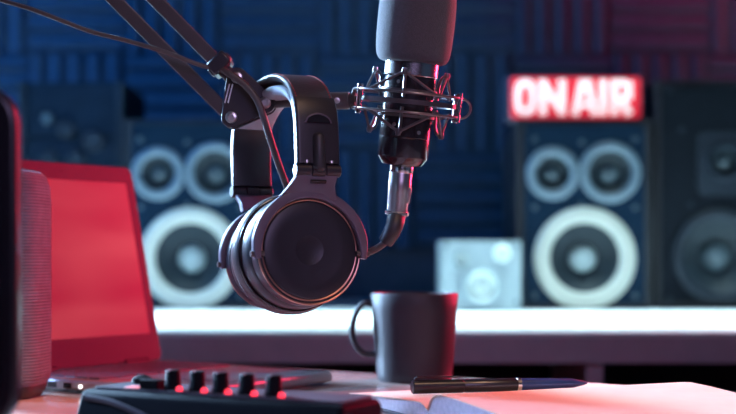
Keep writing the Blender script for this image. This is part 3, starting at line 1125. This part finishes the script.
# thicker sleeved stretch from the plug to the clip, thin braided lead beyond it
rad = [0.0030 - 0.0010 * min(1.0, max(0.0, (i - 13.6 * 8) / 6.0)) for i in range(len(pts))]
tube(bm, pts, rad, 12)
obj('lead', bm, M['cable'], t, True)

# ------------------------------------------------------------------ headphones
HM = T((((280.5 - 368) * 1.12 / F), 1.118, 1.0138)) @ rotz(25) @ rotx(-4) @ Matrix.Scale(1.02, 4)
t = thing('headphones', 'black over-ear headphones with a stitched headband hanging from the boom arm', 'headphones', HM)
X1, Y1, Z1 = V((1, 0, 0)), V((0, 1, 0)), V((0, 0, 1))


def arc(a, ry=0.0760, rz=0.0545, z0=-0.037, n=2.35):
    """band centre line at angle a (0 = near hinge side, 180 = far side)"""
    c, s_ = math.cos(math.radians(a)), math.sin(math.radians(a))
    return V((0, -ry * abs(c) ** (2 / n) * math.copysign(1, c), z0 + rz * abs(s_) ** (2 / n)))


def arc_frames(a0, a1, n=60, off=0.0, **k):
    out = []
    for i in range(n + 1):
        a = a0 + (a1 - a0) * i / n
        p = arc(a, **k)
        q = arc(min(a + 0.5, 180), **k) - arc(max(a - 0.5, 0), **k)
        q.normalize()
        nrm = V((0, -q.z, q.y))              # outward
        out.append((p + nrm * off, X1, nrm))
    return out


def band_prof(w, th, r=0.002, n=3):
    return rrect(w, th, r, n)


bm = NB()
sweep(bm, arc_frames(22, 158, 90), band_prof(0.0350, 0.0062, 0.0026, 4))
hb = obj('headband', bm, M['leather'], t, sharp=50, label='dark leather headband')
bm = NB()


def pad_prof(i, n=70):
    f = abs(2.0 * i / n - 1)
    th = 0.0035 + 0.0072 * (1 - f ** 2.5)
    w = 0.0315
    out = []
    for k in range(20):
        a = 2 * PI * k / 20
        out.append((w / 2 * abs(math.cos(a)) ** 0.5 * math.copysign(1, math.cos(a)), -0.0052 - th / 2 + th / 2 * abs(math.sin(a)) ** 0.8 * math.copysign(1, math.sin(a))))
    return out


sweep(bm, arc_frames(28, 152, 70), pad_prof)
obj('headband_padding', bm, M['lining'], t, sharp=60, label='soft padding under the headband')
fr = arc_frames(26, 154, 88)
for sx in (-1, 1):
    bm = NB()
    for i in range(0, len(fr) - 1):
        if i % 2:
            continue
        o0, _, n0 = fr[i]
        o1, _, n1 = fr[i + 1]
        tube(bm, [o0 + X1 * sx * 0.0146 + n0 * 0.0031, o1 + X1 * sx * 0.0146 + n1 * 0.0031], 0.00042, 6)
    obj('stitching', bm, M['stitch'], hb, label='red stitching')


def side_assembly(sg):
    """sg = -1 near side, +1 far side"""
    S = Matrix.Diagonal((1, -sg, 1, 1))      # built for the near side, mirrored for the far one
    yb = -0.0760

    def put(name, bm, m, parent, **k):
        if sg > 0:
            bmesh.ops.transform(bm, matrix=S, verts=bm.verts[:])
        return obj(name, bm, m, parent, **k)
    # slider cover: from the hinge up the band
    bm = NB()
    frs = [(V((0, yb, z)), X1, V((0, -1, 0))) for z in (-0.0620, -0.0520, -0.0440)] + arc_frames(3, 25, 10)
    sweep(bm, frs, band_prof(0.0362, 0.0092, 0.0024, 4))
    cov = put('slider_cover', bm, M['black_satin'], t, sharp=40)
    bm = NB()
    out = [(0.0098 * math.cos(a), 0.0062 * math.sin(a)) for a in [PI * k / 14 for k in range(15)]]
    prism(bm, out, 0, 0.0012, T((0, yb - 0.0044, -0.0300)) @ rotx(-3) @ FRONT)
    put('thumb_notch', bm, M['black_gloss'], cov)
    bm = NB()
    tube(bm, smooth([V((-0.0110, yb - 0.0050, -0.0302)), V((-0.008, yb - 0.0050, -0.0254)), V((0, yb - 0.0048, -0.0228)), V((0.008, yb - 0.0050, -0.0254)), V((0.0110, yb - 0.0050, -0.0302))], 6), 0.0007, 8)
    put('notch_rim', bm, M['plum'], cov)
    # pivot pin
    bm = NB()
    tube(bm, [V((0, yb - 0.0038, -0.0380)), V((0, yb - 0.0038, -0.0392)), V((0, yb - 0.0038, -0.0415)), V((0, yb - 0.0038, -0.0655)), V((0, yb - 0.0038, -0.0680)), V((0, yb - 0.0038, -0.0690))], [0.0026, 0.0044, 0.0054, 0.0054, 0.0042, 0.0022], 18)
    put('pivot_pin', bm, M['black_matte'], t)
    for sx in (-1, 1):
        bm = NB()
        tube(bm, [V((sx * 0.0105, yb - 0.004, -0.0600)), V((sx * 0.0105, yb - 0.0042, -0.0622))], 0.0020, 10)
        put('rivet', bm, M['screw'], t)
    # hinge bar
    bm = NB()
    for (x0, x1, r) in ((-0.0190, -0.0062, 0.0052), (-0.0060, 0.0060, 0.0056), (0.0062, 0.0190, 0.0052)):
        tube(bm, [V((x0, yb, -0.0672)), V((x0 + 0.0006, yb, -0.0672)), V((x1 - 0.0006, yb, -0.0672)), V((x1, yb, -0.0672))], [r * 0.88, r, r, r * 0.88], 22)
    put('hinge_bar', bm, M['black_satin'], t)
    # yoke: plate below the hinge and a half ring round the cup
    cx_, cz_ = (-0.0050, -0.1295) if sg < 0 else (0.0115, -0.1295)
    fy = -0.0705 if sg < 0 else -0.0600
    ea, eb = 0.0452, 0.0446
    yy = fy + 0.0005
    bm = NB()
    pl = [(-0.0172, -0.0700), (0.0172, -0.0700), (0.0176, -0.0790), (0.0225, -0.0900), (0.018, -0.0915), (0.008, -0.0855), (-0.008, -0.0838), (-0.0200, -0.0850), (-0.0255, -0.0872), (-0.0205, -0.0790)]
    prism(bm, [(x + cx_ * min(1, max(0, (-0.070 - z) / 0.02)), z) for x, z in pl[::-1]], -0.0040, 0.0040, FRONT)
    for v in bm.verts:                        # the plate leans inwards from the hinge to the cup
        v.co.y += yb + (yy - yb) * min(1, max(0, (-0.068 - v.co.z) / 0.0165))
    yk = put('yoke', bm, M['plum'], t, bev=0.0012, label='dark plum yoke over the ear cup')
    bm = NB()
    fr = []
    for i in range(61):
        a = math.radians(-9 + 198 * i / 60)
        nrm = V((math.cos(a) / ea, 0, math.sin(a) / eb)).normalized()
        fr.append((V((cx_ + ea * math.cos(a), yy, cz_ + eb * math.sin(a))), nrm, Y1))
    sweep(bm, fr, lambda i: rrect(0.0078 if 5 < i < 55 else 0.0078 - 0.0006 * (6 - min(i, 60 - i)) * 0.8, 0.0070, 0.0014, 3))
    put('yoke_ring', bm, M['plum'], yk, sharp=50)
    bm = NB()
    tube(bm, [V((0.0065, yb + (yy - yb) * 0.485 - 0.0040, -0.0760)), V((-0.0065, yb + (yy - yb) * 0.485 - 0.0040, -0.0760))], 0.0016, 8)
    put('yoke_slot', bm, M['black_gloss'], yk)
    for sx in (-1, 1):
        bm = NB()
        tube(bm, [V((cx_ + sx * (ea - 0.006), yy, cz_ - 0.003)), V((cx_ + sx * (ea + 0.0050), yy, cz_ - 0.003))], 0.0024, 12)
        put('yoke_pin', bm, M['steel_dark'], yk)
    # ear cup: rings of ellipses along the axis (lathe z -> -y is outward)
    ca, cb = 0.945, 0.935
    CM = T((cx_, fy, cz_)) @ FRONT
    bm = NB()
    prof = [(0.0425, -0.0035), (0.0432, -0.0020), (0.0448, -0.0020), (0.0460, -0.0030), (0.0468, -0.0050), (0.0470, -0.0085), (0.0468, -0.0150), (0.0462, -0.0156), (0.0462, -0.0172), (0.0470, -0.0178),
            (0.0486, -0.0235), (0.0492, -0.0290), (0.0488, -0.0335), (0.0470, -0.0346), (0, -0.0346)]
    lathe(bm, prof + [(0, -0.006), (0.039, -0.006)][:0], 72, CM, ca, cb)
    cup = put('ear_cup', bm, M['black_satin'], t, sharp=40)
    bm = NB()
    lathe(bm, [(0, -0.0030), (0.012, -0.0028), (0.0125, -0.0026), (0.0128, -0.0026), (0.028, -0.0022), (0.0400, -0.0008), (0.0414, -0.0016), (0.0418, -0.0036), (0.0418, -0.0080), (0, -0.0080)], 72, CM, ca, cb)
    put('face_plate', bm, M['face'], cup, sharp=50)
    for (rr, zz_, tr) in ((0.0424, -0.0026, 0.0008), (0.0456, -0.0026, 0.0009)):
        bm = NB()
        n = 90
        tube(bm, [CM @ V((rr * ca * math.cos(2 * PI * k / n), rr * cb * math.sin(2 * PI * k / n), zz_)) for k in range(n)], tr, 8, True)
        put('glint_ring', bm, M['warm_glint'], cup, label='thin ring coloured as a warm reflection on the bevel')
    bm = NB()
    pr = [(0.024, -0.0340), (0.046, -0.0340), (0.0500, -0.0352), (0.0522, -0.0395), (0.0524, -0.0460), (0.0508, -0.0520), (0.0470, -0.0565), (0.041, -0.0585), (0.034, -0.0575), (0.028, -0.0530), (0.0245, -0.0450)]
    lathe(bm, pr, 72, CM, ca, cb, closed=True)
    put('ear_cushion', bm, M['leather'], cup, sharp=60)
    bm = NB()
    n = 90
    tube(bm, [CM @ V((0.0502 * ca * math.cos(2 * PI * k / n), 0.0502 * cb * math.sin(2 * PI * k / n), -0.0347)) for k in range(n)], 0.0010, 8, True)
    put('piping', bm, M['black_gloss'], cup)


side_assembly(-1)
side_assembly(1)

# ------------------------------------------------------------------ camera
cd = bpy.data.cameras.new('camera')
cam = bpy.data.objects.new('camera', cd)
COL.objects.link(cam)
cam.location = (0, 0, CAMZ)
cam.rotation_euler = (PI / 2, 0, 0)
cd.sensor_width = 36.0
cd.sensor_fit = 'HORIZONTAL'
cd.lens = F / 736.0 * 36.0
cd.shift_y = (HOR - 207.0) / 736.0
cd.clip_start = 0.02
cd.dof.use_dof = True
cd.dof.focus_distance = 1.07
cd.dof.aperture_fstop = 4.5
cd.dof.aperture_blades = 0
SC.camera = cam


# ------------------------------------------------------------------ lights
def aim(o, tgt):
    o.rotation_euler = (V(tgt) - o.location).to_track_quat('-Z', 'Y').to_euler()


def area(name, loc, tgt, sx, sy, power, color, spread=180):
    l = bpy.data.lights.new(name, 'AREA')
    l.shape = 'RECTANGLE'
    l.size, l.size_y = sx, sy
    l.energy = power
    l.color = color
    l.spread = math.radians(spread)
    o = bpy.data.objects.new(name, l)
    COL.objects.link(o)
    o.location = loc
    aim(o, tgt)
    return o


def spot(name, loc, tgt, power, color, ang=60, blend=0.6, r=0.05):
    l = bpy.data.lights.new(name, 'SPOT')
    l.energy = power
    l.color = color
    l.spot_size = math.radians(ang)
    l.spot_blend = blend
    l.shadow_soft_size = r
    o = bpy.data.objects.new(name, l)
    COL.objects.link(o)
    o.location = loc
    aim(o, tgt)
    return o


area('blue_strip_lamp', (-1.00, 1.90, 1.32), (-0.02, 1.12, 1.0), 0.16, 1.0, 30, (0.42, 0.68, 1.0), 70)
area('added_blue_side', (-1.15, 1.25, 1.50), (-0.10, 1.06, 0.90), 0.10, 0.5, 1.6, (0.28, 0.52, 1.0), 30)  # unseen second blue light, added for streaks on the ear cup's left
area('blue_wall_lamp', (-2.0, 2.5, 2.1), (-0.9, 3.36, 1.5), 0.5, 0.5, 34, (0.02, 0.30, 1.0))
area('blue_front_lamp', (-1.0, 0.2, 2.1), (-0.65, 3.3, 1.3), 0.5, 0.5, 2.7, (0.02, 0.36, 1.0), 50)
area('red_strip_lamp', (1.00, 2.05, 1.38), (-0.08, 1.2, 0.98), 0.20, 0.9, 8, (1.0, 0.03, 0.10), 70)
spot('red_wall_lamp', (2.1, 1.7, 2.2), (1.0, 3.36, 1.76), 340, (1.0, 0.008, 0.07), 30, 1.0, 0.1)
spot('added_warm_key', (0.35, 0.30, 1.85), (-0.14, 1.1, 1.06), 9, (1.0, 0.70, 0.58), 26, 0.9, 0.10)  # extra unseen warm spot, added to lift the arm and headband
area('counter_lamp', (0.15, 2.34, 2.05), (0.15, 2.34, 0.7), 2.8, 0.2, 40, (0.60, 0.90, 1.0), 40)
spot('warm_ceiling_lamp', (0.60, 0.35, 2.3), (0.27, 1.1, 0.78), 52, (1.0, 0.58, 0.36), 28, 0.9, 0.12)
spot('added_warm_spot', (-0.12, 0.62, 1.8), (-0.31, 1.13, 0.75), 60, (1.0, 0.50, 0.34), 12, 0.8, 0.05)  # no lamp known here; added to warm the left of the desk
area('added_fill', (0.35, -0.25, 1.45), (-0.05, 1.1, 0.95), 0.6, 0.5, 1.1, (0.66, 0.50, 1.0), 80)  # unseen purple fill, added beside the camera to lift dark fronts

w = bpy.data.worlds.new('world')
SC.world = w
w.use_nodes = True
w.node_tree.nodes['Background'].inputs[0].default_value = (0.10, 0.12, 0.22, 1)
w.node_tree.nodes['Background'].inputs[1].default_value = 0.03

SC.view_settings.view_transform = 'Standard'
SC.view_settings.look = 'None'
SC.view_settings.exposure = 0.0
SC.view_settings.gamma = 1.0
SC.view_settings.use_curve_mapping = False
